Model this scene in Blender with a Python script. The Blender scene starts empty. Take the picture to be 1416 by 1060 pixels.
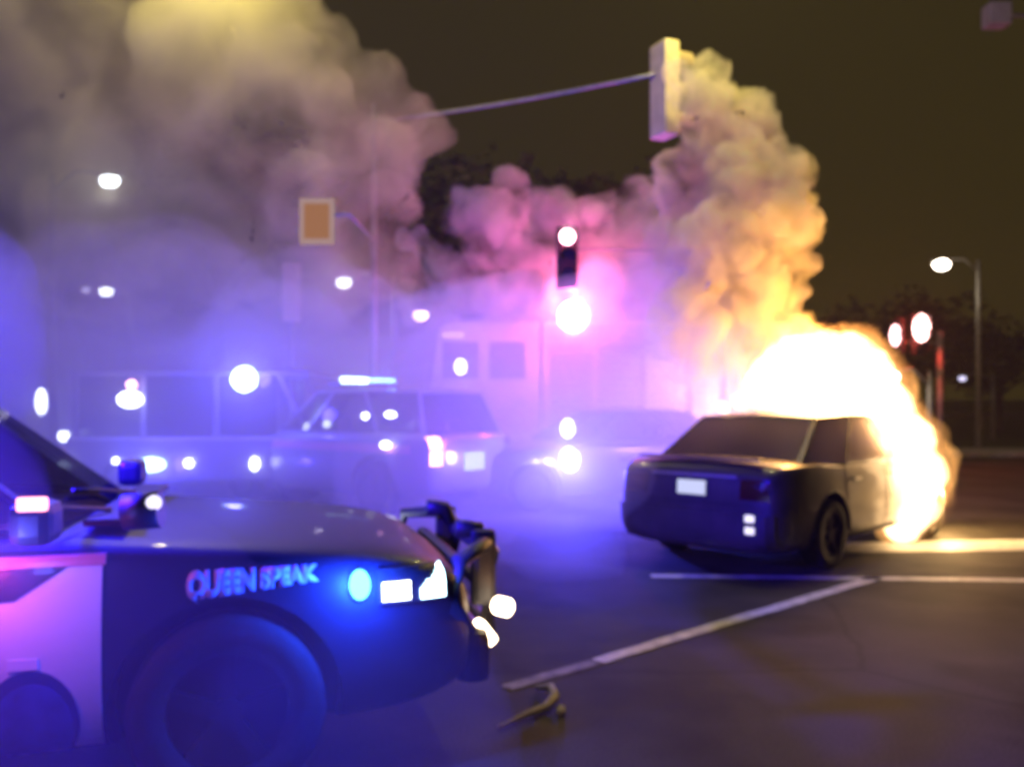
import bpy, bmesh, math, random
from mathutils import Vector, Matrix, noise
from mathutils.bvhtree import BVHTree
random.seed(7)
S = bpy.context.scene
C = S.collection
R = math.radians

# ---------------------------------------------------------------- camera
cam_d = bpy.data.cameras.new('camera')
cam = bpy.data.objects.new('camera', cam_d)
C.objects.link(cam)
cam.location = (0, 0, 1.6)
cam.rotation_euler = (R(90), 0, 0)
F = 1226.0                                   # focal length in photo pixels (1416 wide)
cam_d.sensor_width = 36
cam_d.lens = 36 * F / 1416
cam_d.shift_y = 20 / 1416
cam_d.clip_start = 0.05
cam_d.clip_end = 2000
cam_d.dof.use_dof = True                     # a hand-held phone that never quite focuses
cam_d.dof.focus_distance = 1.1
cam_d.dof.aperture_fstop = 4.0
S.camera = cam

def P(px, py, Y):
    """point seen at photo pixel (px, py) at depth Y"""
    return Vector(((px - 708) / F * Y, Y, 1.6 - (py - 550) / F * Y))
def G(px, py):
    Y = 1.6 * F / (py - 550)
    return Vector(((px - 708) / F * Y, Y, 0))

# ---------------------------------------------------------------- world: night sky with town glow
W = bpy.data.worlds.new('World'); S.world = W; W.use_nodes = True
nt = W.node_tree; nt.nodes.clear()
out = nt.nodes.new('ShaderNodeOutputWorld')
sky = nt.nodes.new('ShaderNodeTexSky'); sky.sky_type = 'NISHITA'; sky.sun_disc = False
sky.sun_elevation = R(-7); sky.sun_rotation = R(200)
bg = nt.nodes.new('ShaderNodeBackground'); bg.inputs[1].default_value = 0.05
nt.links.new(sky.outputs[0], bg.inputs[0])
bg2 = nt.nodes.new('ShaderNodeBackground')
bg2.inputs[0].default_value = (0.055, 0.042, 0.006, 1); bg2.inputs[1].default_value = 0.47
add = nt.nodes.new('ShaderNodeAddShader')
nt.links.new(bg.outputs[0], add.inputs[0]); nt.links.new(bg2.outputs[0], add.inputs[1])
nt.links.new(add.outputs[0], out.inputs[0])

vs = S.view_settings
vs.view_transform = 'Standard'; vs.look = 'None'; vs.exposure = 0.0; vs.gamma = 1.0
vs.use_curve_mapping = False
S.render.engine = 'CYCLES'
cy = S.cycles
cy.use_denoising = True
cy.max_bounces = 6; cy.diffuse_bounces = 2; cy.glossy_bounces = 2; cy.transmission_bounces = 4
cy.volume_bounces = 1; cy.transparent_max_bounces = 8
cy.sample_clamp_indirect = 2.0
cy.volume_step_rate = 1.5; cy.volume_max_steps = 128
cy.pixel_filter_type = 'BLACKMAN_HARRIS'; cy.filter_width = 2.2
cy.caustics_reflective = False; cy.caustics_refractive = False

# ---------------------------------------------------------------- materials
def mat(name, col, rough=0.5, metal=0.0, noise_amt=0.0, scale=8.0, coat=0.0, bump=0.0, bscale=40.0,
        transl=0.0):
    m = bpy.data.materials.new(name); m.use_nodes = True
    n = m.node_tree; b = n.nodes['Principled BSDF']
    b.inputs['Base Color'].default_value = (*col, 1)
    b.inputs['Roughness'].default_value = rough; b.inputs['Metallic'].default_value = metal
    b.inputs['Coat Weight'].default_value = coat
    tc = n.nodes.new('ShaderNodeTexCoord')
    if noise_amt:
        t = n.nodes.new('ShaderNodeTexNoise'); t.inputs['Scale'].default_value = scale
        t.inputs['Detail'].default_value = 6
        n.links.new(tc.outputs['Object'], t.inputs['Vector'])
        r = n.nodes.new('ShaderNodeValToRGB')
        r.color_ramp.elements[0].position = 0.3; r.color_ramp.elements[1].position = 0.7
        r.color_ramp.elements[0].color = (*[c * (1 - noise_amt) for c in col], 1)
        r.color_ramp.elements[1].color = (*[min(1, c * (1 + noise_amt)) for c in col], 1)
        n.links.new(t.outputs['Fac'], r.inputs['Fac'])
        n.links.new(r.outputs['Color'], b.inputs['Base Color'])
    if bump:
        t2 = n.nodes.new('ShaderNodeTexNoise'); t2.inputs['Scale'].default_value = bscale
        t2.inputs['Detail'].default_value = 4
        n.links.new(tc.outputs['Object'], t2.inputs['Vector'])
        bp = n.nodes.new('ShaderNodeBump'); bp.inputs['Strength'].default_value = bump
        bp.inputs['Distance'].default_value = 0.01
        n.links.new(t2.outputs['Fac'], bp.inputs['Height'])
        n.links.new(bp.outputs['Normal'], b.inputs['Normal'])
    if transl:
        tr = n.nodes.new('ShaderNodeBsdfTranslucent'); tr.inputs['Color'].default_value = (0.85, 0.72, 0.66, 1)
        mx = n.nodes.new('ShaderNodeMixShader'); mx.inputs[0].default_value = transl
        n.links.new(b.outputs[0], mx.inputs[1]); n.links.new(tr.outputs[0], mx.inputs[2])
        n.links.new(mx.outputs[0], n.nodes['Material Output'].inputs['Surface'])
    return m

def emit(name, col, strength):
    m = bpy.data.materials.new(name); m.use_nodes = True
    n = m.node_tree; n.nodes.clear()
    o = n.nodes.new('ShaderNodeOutputMaterial'); e = n.nodes.new('ShaderNodeEmission')
    e.inputs[0].default_value = (*col, 1); e.inputs[1].default_value = strength
    n.links.new(e.outputs[0], o.inputs[0])
    return m

def glass(name, tint, rough=0.08, trans=0.6):
    m = bpy.data.materials.new(name); m.use_nodes = True
    n = m.node_tree; b = n.nodes['Principled BSDF']
    b.inputs['Base Color'].default_value = (0.01, 0.01, 0.012, 1); b.inputs['Roughness'].default_value = rough
    t = n.nodes.new('ShaderNodeBsdfTransparent'); t.inputs[0].default_value = (*tint, 1)
    mx = n.nodes.new('ShaderNodeMixShader'); mx.inputs[0].default_value = trans
    n.links.new(b.outputs[0], mx.inputs[1]); n.links.new(t.outputs[0], mx.inputs[2])
    n.links.new(mx.outputs[0], n.nodes['Material Output'].inputs['Surface'])
    return m

M = {}
M['asphalt'] = mat('asphalt', (0.056, 0.051, 0.042), 0.78, noise_amt=0.35, scale=0.9, bump=0.6, bscale=60)
an = M['asphalt'].node_tree; ab = an.nodes['Principled BSDF']; ab.inputs['Specular IOR Level'].default_value = 0.12
atc = an.nodes.new('ShaderNodeTexCoord'); src = ab.inputs['Base Color'].links[0].from_socket
def mul(src, tex, lo, hi, a, b):
    r = an.nodes.new('ShaderNodeMapRange'); r.inputs[1].default_value = lo; r.inputs[2].default_value = hi; r.inputs[3].default_value = a; r.inputs[4].default_value = b
    an.links.new(tex, r.inputs[0]); m_ = an.nodes.new('ShaderNodeMix'); m_.data_type = 'RGBA'; m_.blend_type = 'MULTIPLY'; m_.inputs[0].default_value = 1
    an.links.new(src, m_.inputs[6]); an.links.new(r.outputs[0], m_.inputs[7]); return m_.outputs[2]
g1 = an.nodes.new('ShaderNodeTexNoise'); g1.inputs['Scale'].default_value = 90; g1.inputs['Detail'].default_value = 3; an.links.new(atc.outputs['Object'], g1.inputs['Vector'])
c1 = an.nodes.new('ShaderNodeTexVoronoi'); c1.feature = 'DISTANCE_TO_EDGE'; c1.inputs['Scale'].default_value = 0.42
w1 = an.nodes.new('ShaderNodeTexNoise'); w1.inputs['Scale'].default_value = 1.5; w1.inputs['Detail'].default_value = 5; an.links.new(atc.outputs['Object'], w1.inputs['Vector'])
va = an.nodes.new('ShaderNodeMix'); va.data_type = 'VECTOR'; va.inputs[0].default_value = 0.22; an.links.new(atc.outputs['Object'], va.inputs[4]); an.links.new(w1.outputs['Color'], va.inputs[5]); an.links.new(va.outputs[1], c1.inputs['Vector'])
o1 = an.nodes.new('ShaderNodeTexNoise'); o1.inputs['Scale'].default_value = 0.8; o1.inputs['Detail'].default_value = 3; an.links.new(atc.outputs['Object'], o1.inputs['Vector'])
col = mul(src, g1.outputs['Fac'], 0.3, 0.7, 0.55, 1.5); col = mul(col, c1.outputs['Distance'], 0.0, 0.012, 0.72, 1.0); col = mul(col, o1.outputs['Fac'], 0.36, 0.5, 0.5, 1.0)
an.links.new(col, ab.inputs['Base Color'])
M['paint_white'] = mat('road_paint', (0.62, 0.61, 0.57), 0.6, noise_amt=0.3, scale=9, bump=0.3)
M['paint_worn'] = mat('worn_road_paint', (0.2, 0.19, 0.18), 0.7, noise_amt=0.6, scale=7, bump=0.3)
M['concrete'] = mat('concrete', (0.3, 0.29, 0.26), 0.8, noise_amt=0.25, scale=3, bump=0.4)
M['grass'] = mat('grass', (0.05, 0.065, 0.022), 0.9, noise_amt=0.5, scale=2, bump=0.8, bscale=15)
M['black_paint'] = mat('black_paint', (0.008, 0.009, 0.02), 0.5, coat=0.1, noise_amt=0.2, scale=3)
M['white_paint'] = mat('white_paint', (0.75, 0.75, 0.76), 0.3, coat=0.6, noise_amt=0.05, scale=2)
M['dark_paint'] = mat('dusty_dark_paint', (0.05, 0.038, 0.036), 0.45, coat=0.5, noise_amt=0.35, scale=4)
M['rubber'] = mat('rubber', (0.015, 0.015, 0.016), 0.85, bump=0.4)
M['plastic'] = mat('black_plastic', (0.018, 0.018, 0.02), 0.5, bump=0.2)
M['steel'] = mat('brushed_steel', (0.45, 0.45, 0.46), 0.35, 1.0, noise_amt=0.15, scale=20)
M['galv'] = mat('galvanised_steel', (0.24, 0.24, 0.23), 0.55, 0.4, noise_amt=0.2, scale=9)
M['glass'] = glass('car_glass', (0.25, 0.27, 0.3))
M['soot_glass'] = mat('sooty_glass', (0.10, 0.085, 0.08), 0.3, noise_amt=0.4, scale=3, transl=0.75)
M['signal_yellow'] = mat('signal_housing', (0.55, 0.46, 0.22), 0.5, noise_amt=0.15, scale=6)
M['sign_white'] = mat('sign_white', (0.75, 0.73, 0.7), 0.45)
M['sign_orange'] = mat('sign_orange', (0.85, 0.48, 0.2), 0.45, noise_amt=0.1, scale=5)
M['van_paint'] = mat('van_paint', (0.2, 0.2, 0.24), 0.35, coat=0.5, noise_amt=0.1, scale=2)
M['red_paint'] = mat('red_truck_paint', (0.33, 0.035, 0.03), 0.3, coat=0.7, noise_amt=0.12, scale=2)
M['truck_white'] = mat('truck_white', (0.62, 0.6, 0.62), 0.35, coat=0.4, noise_amt=0.08, scale=2)
M['navy'] = mat('navy_paint', (0.03, 0.04, 0.14), 0.3, coat=0.8, noise_amt=0.15, scale=3)
M['emblem_blue'] = mat('emblem_blue', (0.03, 0.05, 0.26), 0.4, noise_amt=0.4, scale=9)
M['emblem_rim'] = mat('emblem_rim', (0.008, 0.01, 0.07), 0.4)
M['silver'] = mat('silver_vinyl', (0.8, 0.8, 0.85), 0.3)
M['letter'] = mat('reflective_lettering', (0.5, 0.5, 0.6), 0.45)
M['pinkstripe'] = mat('pink_red_stripe', (0.6, 0.25, 0.3), 0.35)
M['tail_red'] = mat('tail_lens', (0.07, 0.01, 0.012), 0.15, coat=1.0)
M['alu'] = mat('alloy_wheel', (0.05, 0.05, 0.052), 0.5, 0.6)
M['bark'] = mat('bark', (0.09, 0.065, 0.045), 0.9, noise_amt=0.4, scale=6, bump=0.8, bscale=12)
M['leaf'] = mat('leaf', (0.10, 0.10, 0.035), 0.7, noise_amt=0.5, scale=1.2)
M['e_white'] = emit('lamp_white', (0.85, 0.92, 1.0), 14)
M['e_cool'] = emit('lamp_cool', (0.55, 0.85, 1.0), 10)
M['e_warm'] = emit('lamp_warm', (1.0, 0.86, 0.7), 12)
M['e_pink'] = emit('lamp_pink', (1.0, 0.5, 0.6), 9)
M['e_red'] = emit('lamp_red', (1.0, 0.2, 0.16), 14)
M['e_blue'] = emit('lamp_blue', (0.08, 0.2, 1.0), 25)
M['e_cyan'] = emit('lamp_cyan', (0.15, 0.75, 1.0), 4)
M['e_amber'] = emit('lamp_amber', (1.0, 0.75, 0.5), 12)
M['e_dim'] = emit('lamp_dim', (0.75, 0.7, 1.0), 1.6)

# ---------------------------------------------------------------- helpers
def link(name, me, m, parent=None):
    if m is not None and not me.materials: me.materials.append(m)
    o = bpy.data.objects.new(name, me); C.objects.link(o)
    if parent is not None: o.parent = parent
    return o
def from_bm(name, bm, m, parent=None, smooth=False, bevel=0.0):
    if bevel:
        bmesh.ops.bevel(bm, geom=bm.edges[:], offset=bevel, segments=2, affect='EDGES', profile=0.6)
    bmesh.ops.recalc_face_normals(bm, faces=bm.faces[:])
    me = bpy.data.meshes.new(name); bm.to_mesh(me); bm.free()
    if smooth:
        for p in me.polygons: p.use_smooth = True
    return link(name, me, m, parent)
def tag(o, label=None, cat=None, group=None, kind=None):
    if label: o['label'] = label
    if cat: o['category'] = cat
    if group: o['group'] = group
    if kind: o['kind'] = kind
    return o
def thing(name, label, cat, loc=(0, 0, 0), rz=0.0, group=None):
    o = bpy.data.objects.new(name, None); C.objects.link(o)
    o.location = loc; o.rotation_euler = (0, 0, rz); o.empty_display_size = 0.2
    return tag(o, label, cat, group)
def box_bm(bm, c, s, rz=0.0, ry=0.0, rx=0.0):
    m = Matrix.Translation(c) @ Matrix.Rotation(rz, 4, 'Z') @ Matrix.Rotation(ry, 4, 'Y') @ Matrix.Rotation(rx, 4, 'X') \
        @ Matrix.Diagonal((*s, 1))
    return bmesh.ops.create_cube(bm, size=1, matrix=m)
def box(name, c, s, m, parent=None, bevel=0.012, rz=0, ry=0, rx=0):
    bm = bmesh.new(); box_bm(bm, c, s, rz, ry, rx)
    return from_bm(name, bm, m, parent, bevel=min(bevel, min(s) * 0.4))
def cyl_bm(bm, p0, p1, r0, r1=None, seg=16):
    p0, p1 = Vector(p0), Vector(p1); d = p1 - p0
    q = d.to_track_quat('Z', 'Y').to_matrix().to_4x4()
    bmesh.ops.create_cone(bm, cap_ends=True, segments=seg, radius1=r0, radius2=r0 if r1 is None else r1, depth=d.length,
                          matrix=Matrix.Translation((p0 + p1) / 2) @ q)
def cyl(name, p0, p1, r0, m, parent=None, r1=None, seg=16, smooth=True):
    bm = bmesh.new(); cyl_bm(bm, p0, p1, r0, r1, seg)
    o = from_bm(name, bm, m, parent)
    if smooth:
        for p in o.data.polygons: p.use_smooth = len(p.vertices) == 4
    return o
def ball(name, c, r, m, parent=None, sc=(1, 1, 1), sub=2):
    bm = bmesh.new()
    bmesh.ops.create_icosphere(bm, subdivisions=sub, radius=r, matrix=Matrix.Translation(c) @ Matrix.Diagonal((*sc, 1)))
    return from_bm(name, bm, m, parent, smooth=True)
def tube(name, pts, r, m, parent=None, seg=8):
    bm = bmesh.new(); rings = []
    pts = [Vector(p) for p in pts]
    for i, p in enumerate(pts):
        d = (pts[min(i + 1, len(pts) - 1)] - pts[max(i - 1, 0)]).normalized()
        q = d.to_track_quat('Z', 'Y')
        rr = r[i] if isinstance(r, (list, tuple)) else r
        rings.append([bm.verts.new(p + q @ Vector((rr * math.cos(a), rr * math.sin(a), 0)))
                      for a in [2 * math.pi * k / seg for k in range(seg)]])
    for a, b in zip(rings, rings[1:]):
        for k in range(seg): bm.faces.new((a[k], a[(k + 1) % seg], b[(k + 1) % seg], b[k]))
    bm.faces.new(rings[0][::-1]); bm.faces.new(rings[-1])
    return from_bm(name, bm, m, parent, smooth=True)
def evaluated(o):
    dg = bpy.context.evaluated_depsgraph_get(); dg.update()
    return bpy.data.meshes.new_from_object(o.evaluated_get(dg), depsgraph=dg)
def light(name, loc, energy, col, parent=None, r=0.06, spot=None, aim=None):
    d = bpy.data.lights.new(name, 'SPOT' if spot else 'POINT')
    d.energy = energy; d.color = col; d.shadow_soft_size = r
    if spot: d.spot_size = spot; d.spot_blend = 0.6
    o = bpy.data.objects.new(name, d); C.objects.link(o); o.location = loc
    if parent is not None: o.parent = parent
    if aim is not None: o.rotation_euler = (Vector(aim) - Vector(loc)).to_track_quat('-Z', 'Y').to_euler()
    return o

# ---------------------------------------------------------------- the setting
def sheet(name, pts, z, m, n=1):
    bm = bmesh.new(); v = [bm.verts.new((p[0], p[1], z)) for p in pts]; bm.faces.new(v)
    if n > 1: bmesh.ops.subdivide_edges(bm, edges=bm.edges[:], cuts=n, use_grid_fill=True)
    o = from_bm(name, bm, m); o.data.flip_normals() if o.data.polygons[0].normal.z < 0 else None
    return tag(o, kind='structure')
sheet('ground', [(-400, -60), (400, -60), (400, 700), (-400, 700)], -0.02, M['grass'])
sheet('road', [(-60, -20), (60, -20), (60, 32), (-60, 32)], 0.0, M['asphalt'])
def marking(name, a, b, w0, w1, m, label=None):
    d = (b - a).normalized(); n = Vector((-d.y, d.x, 0))
    bm = bmesh.new(); N = 40; L = []
    for i in range(N + 1):
        t = i / N; p = a.lerp(b, t); w = w0 + (w1 - w0) * t
        j = 0.012 * noise.noise(Vector((t * 30, 1.3, 0)))
        L.append((bm.verts.new(p - n * (w / 2 + j) + Vector((0, 0, 0.004))), bm.verts.new(p + n * (w / 2 - j) + Vector((0, 0, 0.004)))))
    for (p, q), (r, s) in zip(L, L[1:]): bm.faces.new((p, r, s, q))
    o = from_bm(name, bm, m)
    if o.data.polygons[0].normal.z < 0: o.data.flip_normals()
    return tag(o, kind='structure')
marking('lane_line', G(826, 914), G(1212, 798), 0.11, 0.13, M['paint_white'])
marking('worn_lane_line', G(700, 951), G(822, 915), 0.10, 0.10, M['paint_worn'])
marking('stop_line', G(900, 796), G(1900, 808), 0.13, 0.13, M['paint_white'])
marking('crosswalk_band', G(1150, 757), G(1900, 746), 0.62, 0.72, M['paint_white'])
# kerb, pavement and grass verge on the far right
bm = bmesh.new(); box_bm(bm, (22, 24.2, 0.065), (36, 0.25, 0.13)); tag(from_bm('kerb', bm, M['concrete'], bevel=0.02), kind='structure')
bm = bmesh.new(); box_bm(bm, (22, 25.3, 0.055), (36, 1.9, 0.13)); tag(from_bm('pavement', bm, M['concrete']), kind='structure')
sheet('verge', [(4, 26.3), (60, 26.3), (60, 44), (4, 44)], 0.02, M['grass'], 12)

# ---------------------------------------------------------------- vehicles
def loft_body(stations, arches, wr, width):
    bm = bmesh.new(); rings = []
    for (x, hw, zb, zs, zt) in stations:
        h = zs - zb
        half = [(0.0, zb), (hw * 0.82, zb), (hw * 0.96, zb + 0.07), (hw, zb + h * 0.38), (hw * 0.995, zb + h * 0.68), (hw * 0.965, zs - 0.03),
                (hw * 0.90, zs + 0.005), (hw * 0.55, zt - 0.01), (0.0, zt)]
        ring = [bm.verts.new((x, y, z)) for y, z in half] + [bm.verts.new((x, -y, z)) for y, z in half[-2:0:-1]]
        rings.append(ring)
    n = len(rings[0])
    for a, b in zip(rings, rings[1:]):
        for k in range(n): bm.faces.new((a[k], a[(k + 1) % n], b[(k + 1) % n], b[k]))
    bm.faces.new(rings[0]); bm.faces.new(rings[-1][::-1])
    bmesh.ops.recalc_face_normals(bm, faces=bm.faces[:])
    me = bpy.data.meshes.new('tmp'); bm.to_mesh(me); bm.free()
    o = link('tmp', me, None)
    o.modifiers.new('s', 'SUBSURF').levels = 2
    cut = bpy.data.meshes.new('cut'); bc = bmesh.new()
    for ax in arches:
        for s in (-1, 1):
            cyl_bm(bc, (ax, s * (width / 2 - 0.26), wr + 0.01), (ax, s * (width / 2 + 0.2), wr + 0.01), wr + 0.065, seg=40)
    bmesh.ops.recalc_face_normals(bc, faces=bc.faces[:]); bc.to_mesh(cut); bc.free()
    oc = link('cut', cut, None)
    bo = o.modifiers.new('b', 'BOOLEAN'); bo.operation = 'DIFFERENCE'; bo.object = oc; bo.solver = 'EXACT'
    res = evaluated(o)
    bpy.data.objects.remove(o); bpy.data.objects.remove(oc)
    for p in res.polygons: p.use_smooth = True
    res.set_sharp_from_angle(angle=R(38))
    return res

def bvh_of(me):
    bm = bmesh.new(); bm.from_mesh(me); t = BVHTree.FromBMesh(bm); bm.free(); return t

def conform(name, bvh, axis, sign, u0, u1, v0, v1, m, parent, nu=10, nv=8, off=0.004, thick=0.008, keep=None, fmap=None):
    """a thin panel that hugs the body; axis 'y': seen from the side (u = x, v = z); axis 'x': from the end (u = y, v = z)"""
    bm = bmesh.new(); grid = {}
    for i in range(nu + 1):
        for j in range(nv + 1):
            u = u0 + (u1 - u0) * i / nu; v = v0 + (v1 - v0) * j / nv
            if fmap: u, v = fmap(i / nu, j / nv)
            if keep and not keep(u, v): continue
            if axis == 'y': o, d = Vector((u, sign * 4, v)), Vector((0, -sign, 0))
            else: o, d = Vector((sign * 12, u, v)), Vector((-sign, 0, 0))
            h = bvh.ray_cast(o, d)
            if h[0] is None: continue
            grid[i, j] = (h[0] - d * off, -d)
    vf = {k: bm.verts.new(p + n * thick) for k, (p, n) in grid.items()}
    for i in range(nu):
        for j in range(nv):
            q = [(i, j), (i + 1, j), (i + 1, j + 1), (i, j + 1)]
            if all(k in vf for k in q): bm.faces.new([vf[k] for k in q])
    # give it depth back to the body
    back = -Vector((0, sign, 0)) if axis == 'y' else -Vector((sign, 0, 0))
    fs = bm.faces[:]
    r = bmesh.ops.extrude_face_region(bm, geom=fs)
    for v in [e for e in r['geom'] if isinstance(e, bmesh.types.BMVert)]: v.co += back * (thick + off * 0.6)
    for v in [v for v in bm.verts if not v.link_faces]: bm.verts.remove(v)
    return from_bm(name, bm, m, parent, smooth=False)

def wheel(parent, x, y, r, w, side, rim=True):
    wm = thing_part('wheel', parent)
    bm = bmesh.new()
    prof = [(r * 0.62, -w / 2), (r * 0.93, -w / 2), (r, -w * 0.36), (r, w * 0.36), (r * 0.93, w / 2), (r * 0.62, w / 2)]
    N = 32; rings = []
    for k in range(N):
        a = 2 * math.pi * k / N
        rings.append([bm.verts.new((x + pr * math.cos(a), y + py, r + pr * math.sin(a))) for pr, py in prof])
    for k in range(N):
        a, b = rings[k], rings[(k + 1) % N]
        for j in range(len(prof)): bm.faces.new((a[j], a[(j + 1) % len(prof)], b[(j + 1) % len(prof)], b[j]))
    from_bm('tyre', bm, M['rubber'], wm, smooth=True)
    bm = bmesh.new(); yo = y + side * (w * 0.36)
    cyl_bm(bm, (x, yo - side * 0.10, r), (x, yo - side * 0.03, r), r * 0.61, seg=28)
    cyl_bm(bm, (x, yo - side * 0.04, r), (x, yo + side * 0.012, r), r * 0.16, seg=16)
    for k in range(5):
        a = 2 * math.pi * k / 5 + 0.3
        c = Vector((x + r * 0.36 * math.cos(a), yo - side * 0.012, r + r * 0.36 * math.sin(a)))
        box_bm(bm, c, (r * 0.5, 0.03, r * 0.15), ry=-a)
    from_bm('rim', bm, M['alu'], wm)
    return wm
def thing_part(name, parent):
    o = bpy.data.objects.new(name, None); C.objects.link(o); o.parent = parent; o.empty_display_size = 0.1
    return o

def cabin(parent, sp, m_roof, m_glass, inset=0.045):
    """greenhouse: roof + pillars as a shell with window openings, panes as parts"""
    zb, zt = sp['belt'] - 0.02, sp['roof']; hb, ht = sp['hb'], sp['ht']
    x0, x1, x2, x3 = sp['xr0'], sp['xr1'], sp['xf1'], sp['xf0']; xb = (x1 + x2) / 2 + 0.02
    bm = bmesh.new()
    def V(x, y, z): return bm.verts.new((x, y, z))
    zr = zt - 0.045
    b = {s: [V(x0, s * hb * 0.92, zb), V(x0 * .35 + xb * .65 - .05, s * hb, zb), V(x3 * .55 + xb * .45, s * hb, zb), V(x3, s * hb * 0.88, zb)] for s in (-1, 1)}
    t = {s: [V(x1, s * ht * 0.96, zr), V(xb - 0.05, s * ht, zt - 0.03), V(x2 * .6 + xb * .4, s * ht, zt - 0.03), V(x2, s * ht * 0.95, zr)] for s in (-1, 1)}
    wins = []
    for s in (-1, 1):
        for k in range(3):
            f = bm.faces.new((b[s][k], b[s][k + 1], t[s][k + 1], t[s][k])); wins.append((f, 'side_window'))
    # ends get a middle column so the glass is curved
    mb0, mt0 = V(x0 - 0.05, 0, zb), V(x1 - 0.03, 0, zt - 0.015)
    mb3, mt3 = V(x3 + 0.10, 0, zb), V(x2 + 0.05, 0, zt - 0.015)
    fr = [bm.faces.new((b[-1][0], mb0, mt0, t[-1][0])), bm.faces.new((mb0, b[1][0], t[1][0], mt0))]
    ff = [bm.faces.new((b[-1][3], mb3, mt3, t[-1][3])), bm.faces.new((mb3, b[1][3], t[1][3], mt3))]
    mid = [mt0, V(xb - .05, 0, zt + 0.01), V(x2 * .6 + xb * .4, 0, zt + 0.01), mt3]
    for s in (-1, 1):
        for k in range(3): bm.faces.new((t[s][k], t[s][k + 1], mid[k + 1], mid[k]))
    panes = []
    for f, nm in wins:
        r = bmesh.ops.inset_individual(bm, faces=[f], thickness=inset); panes.append(([f], nm))
    for fs, nm in ((fr, 'rear_window'), (ff, 'windshield')):
        bmesh.ops.inset_region(bm, faces=fs, thickness=inset + 0.015); panes.append((fs, nm))
    for fs, nm in panes:
        pb = bmesh.new(); vm = {}
        for f in fs:
            for v in f.verts:
                if v not in vm: vm[v] = pb.verts.new(v.co)
            pb.faces.new([vm[v] for v in f.verts])
        bmesh.ops.solidify(pb, geom=pb.faces[:], thickness=0.006)
        from_bm(nm, pb, m_glass, parent)
    bmesh.ops.delete(bm, geom=[f for fs, _ in panes for f in fs], context='FACES')
    bmesh.ops.recalc_face_normals(bm, faces=bm.faces[:])
    o = from_bm('roof_frame', bm, m_roof, parent)
    sd = o.modifiers.new('s', 'SOLIDIFY'); sd.thickness = 0.035; sd.offset = -1
    bv = o.modifiers.new('b', 'BEVEL'); bv.width = 0.012; bv.segments = 2
    return o

def seats(parent, xs, z=0.55, hw=0.36):
    for x in xs:
        for s in (-1, 1):
            bm = bmesh.new()
            box_bm(bm, (x, s * hw, z), (0.16, 0.46, 0.6), ry=-0.2); box_bm(bm, (x - 0.07, s * hw, z + 0.42), (0.09, 0.26, 0.18), ry=-0.2)
            box_bm(bm, (x + 0.3, s * hw, z - 0.24), (0.5, 0.48, 0.14))
            from_bm('seat', bm, M['plastic'], parent, bevel=0.03)

SEDAN = dict(L=4.55, W=1.86, wr=0.325, arches=(0.98, 3.66), belt=0.99, roof=1.45, hb=0.86, ht=0.67, xr0=0.55, xr1=1.24, xf1=2.55, xf0=3.32,
    st=[(0.0, .74, .27, .80, .84), (0.05, .84, .22, .95, 1.0), (0.22, .91, .19, 1.01, 1.06), (0.9, .93, .18, .99, 1.04), (1.6, .91, .18, .955, 1.0), (3.0, .91, .18, .94, .98),
        (3.4, .905, .18, .92, .985), (4.0, .885, .19, .85, .92), (4.33, .84, .21, .76, .83), (4.5, .74, .28, .66, .71), (4.55, .64, .36, .58, .62)])
SUV = dict(L=4.95, W=1.98, wr=0.375, arches=(0.98, 3.92), belt=1.12, roof=1.74, hb=0.89, ht=0.68, xr0=0.18, xr1=0.42, xf1=2.5, xf0=3.26,
    st=[(0.0, .82, .45, .98, 1.0), (0.05, .90, .34, 1.08, 1.1), (0.22, .96, .27, 1.12, 1.14), (0.9, .985, .24, 1.11, 1.14), (1.6, .99, .22, 1.10, 1.13), (3.0, .99, .22, 1.085, 1.12),
        (3.4, .985, .22, 1.05, 1.085), (4.3, .97, .24, 0.985, 1.02), (4.70, .93, .27, .93, .965), (4.89, .85, .33, .83, .86), (4.95, .74, .42, .70, .74)])

def vehicle(root, sp, m_body, m_roof, m_glass):
    me = loft_body(sp['st'], sp['arches'], sp['wr'], sp['W'])
    body = link('body', me, m_body, root)
    bvh = bvh_of(me)
    cabin(root, sp, m_roof, m_glass)
    for ax in sp['arches']:
        for s in (-1, 1): wheel(root, ax, s * (sp['W'] / 2 - 0.125), sp['wr'], 0.22, s)
    seats(root, (sp['xr1'] + 0.35, sp['xf1'] - 0.15), z=sp['belt'] - 0.32)
    return body, bvh
def seam(bvh, root, x, s, z0, z1):
    return conform('door_seam', bvh, 'y', s, x - 0.005, x + 0.005, z0, z1, M['rubber'], root, 1, 12, off=0.001, thick=0.002)

# ---- 1. near police car
phi = R(15)
S0 = Vector((-1.53, 3.30, 0)); d = Vector((math.cos(phi), math.sin(phi), 0)); nrm = Vector((math.sin(phi), -math.cos(phi), 0))
XD = 3.47                                                  # local x of the front edge of the door
base = S0 - d * XD - nrm * 0.985
pc = thing('police_car', 'black and white police car with crest on its white door, close at lower left', 'police car', base, phi)
body, bvh = vehicle(pc, SUV, M['black_paint'], M['black_paint'], M['glass'])
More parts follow.
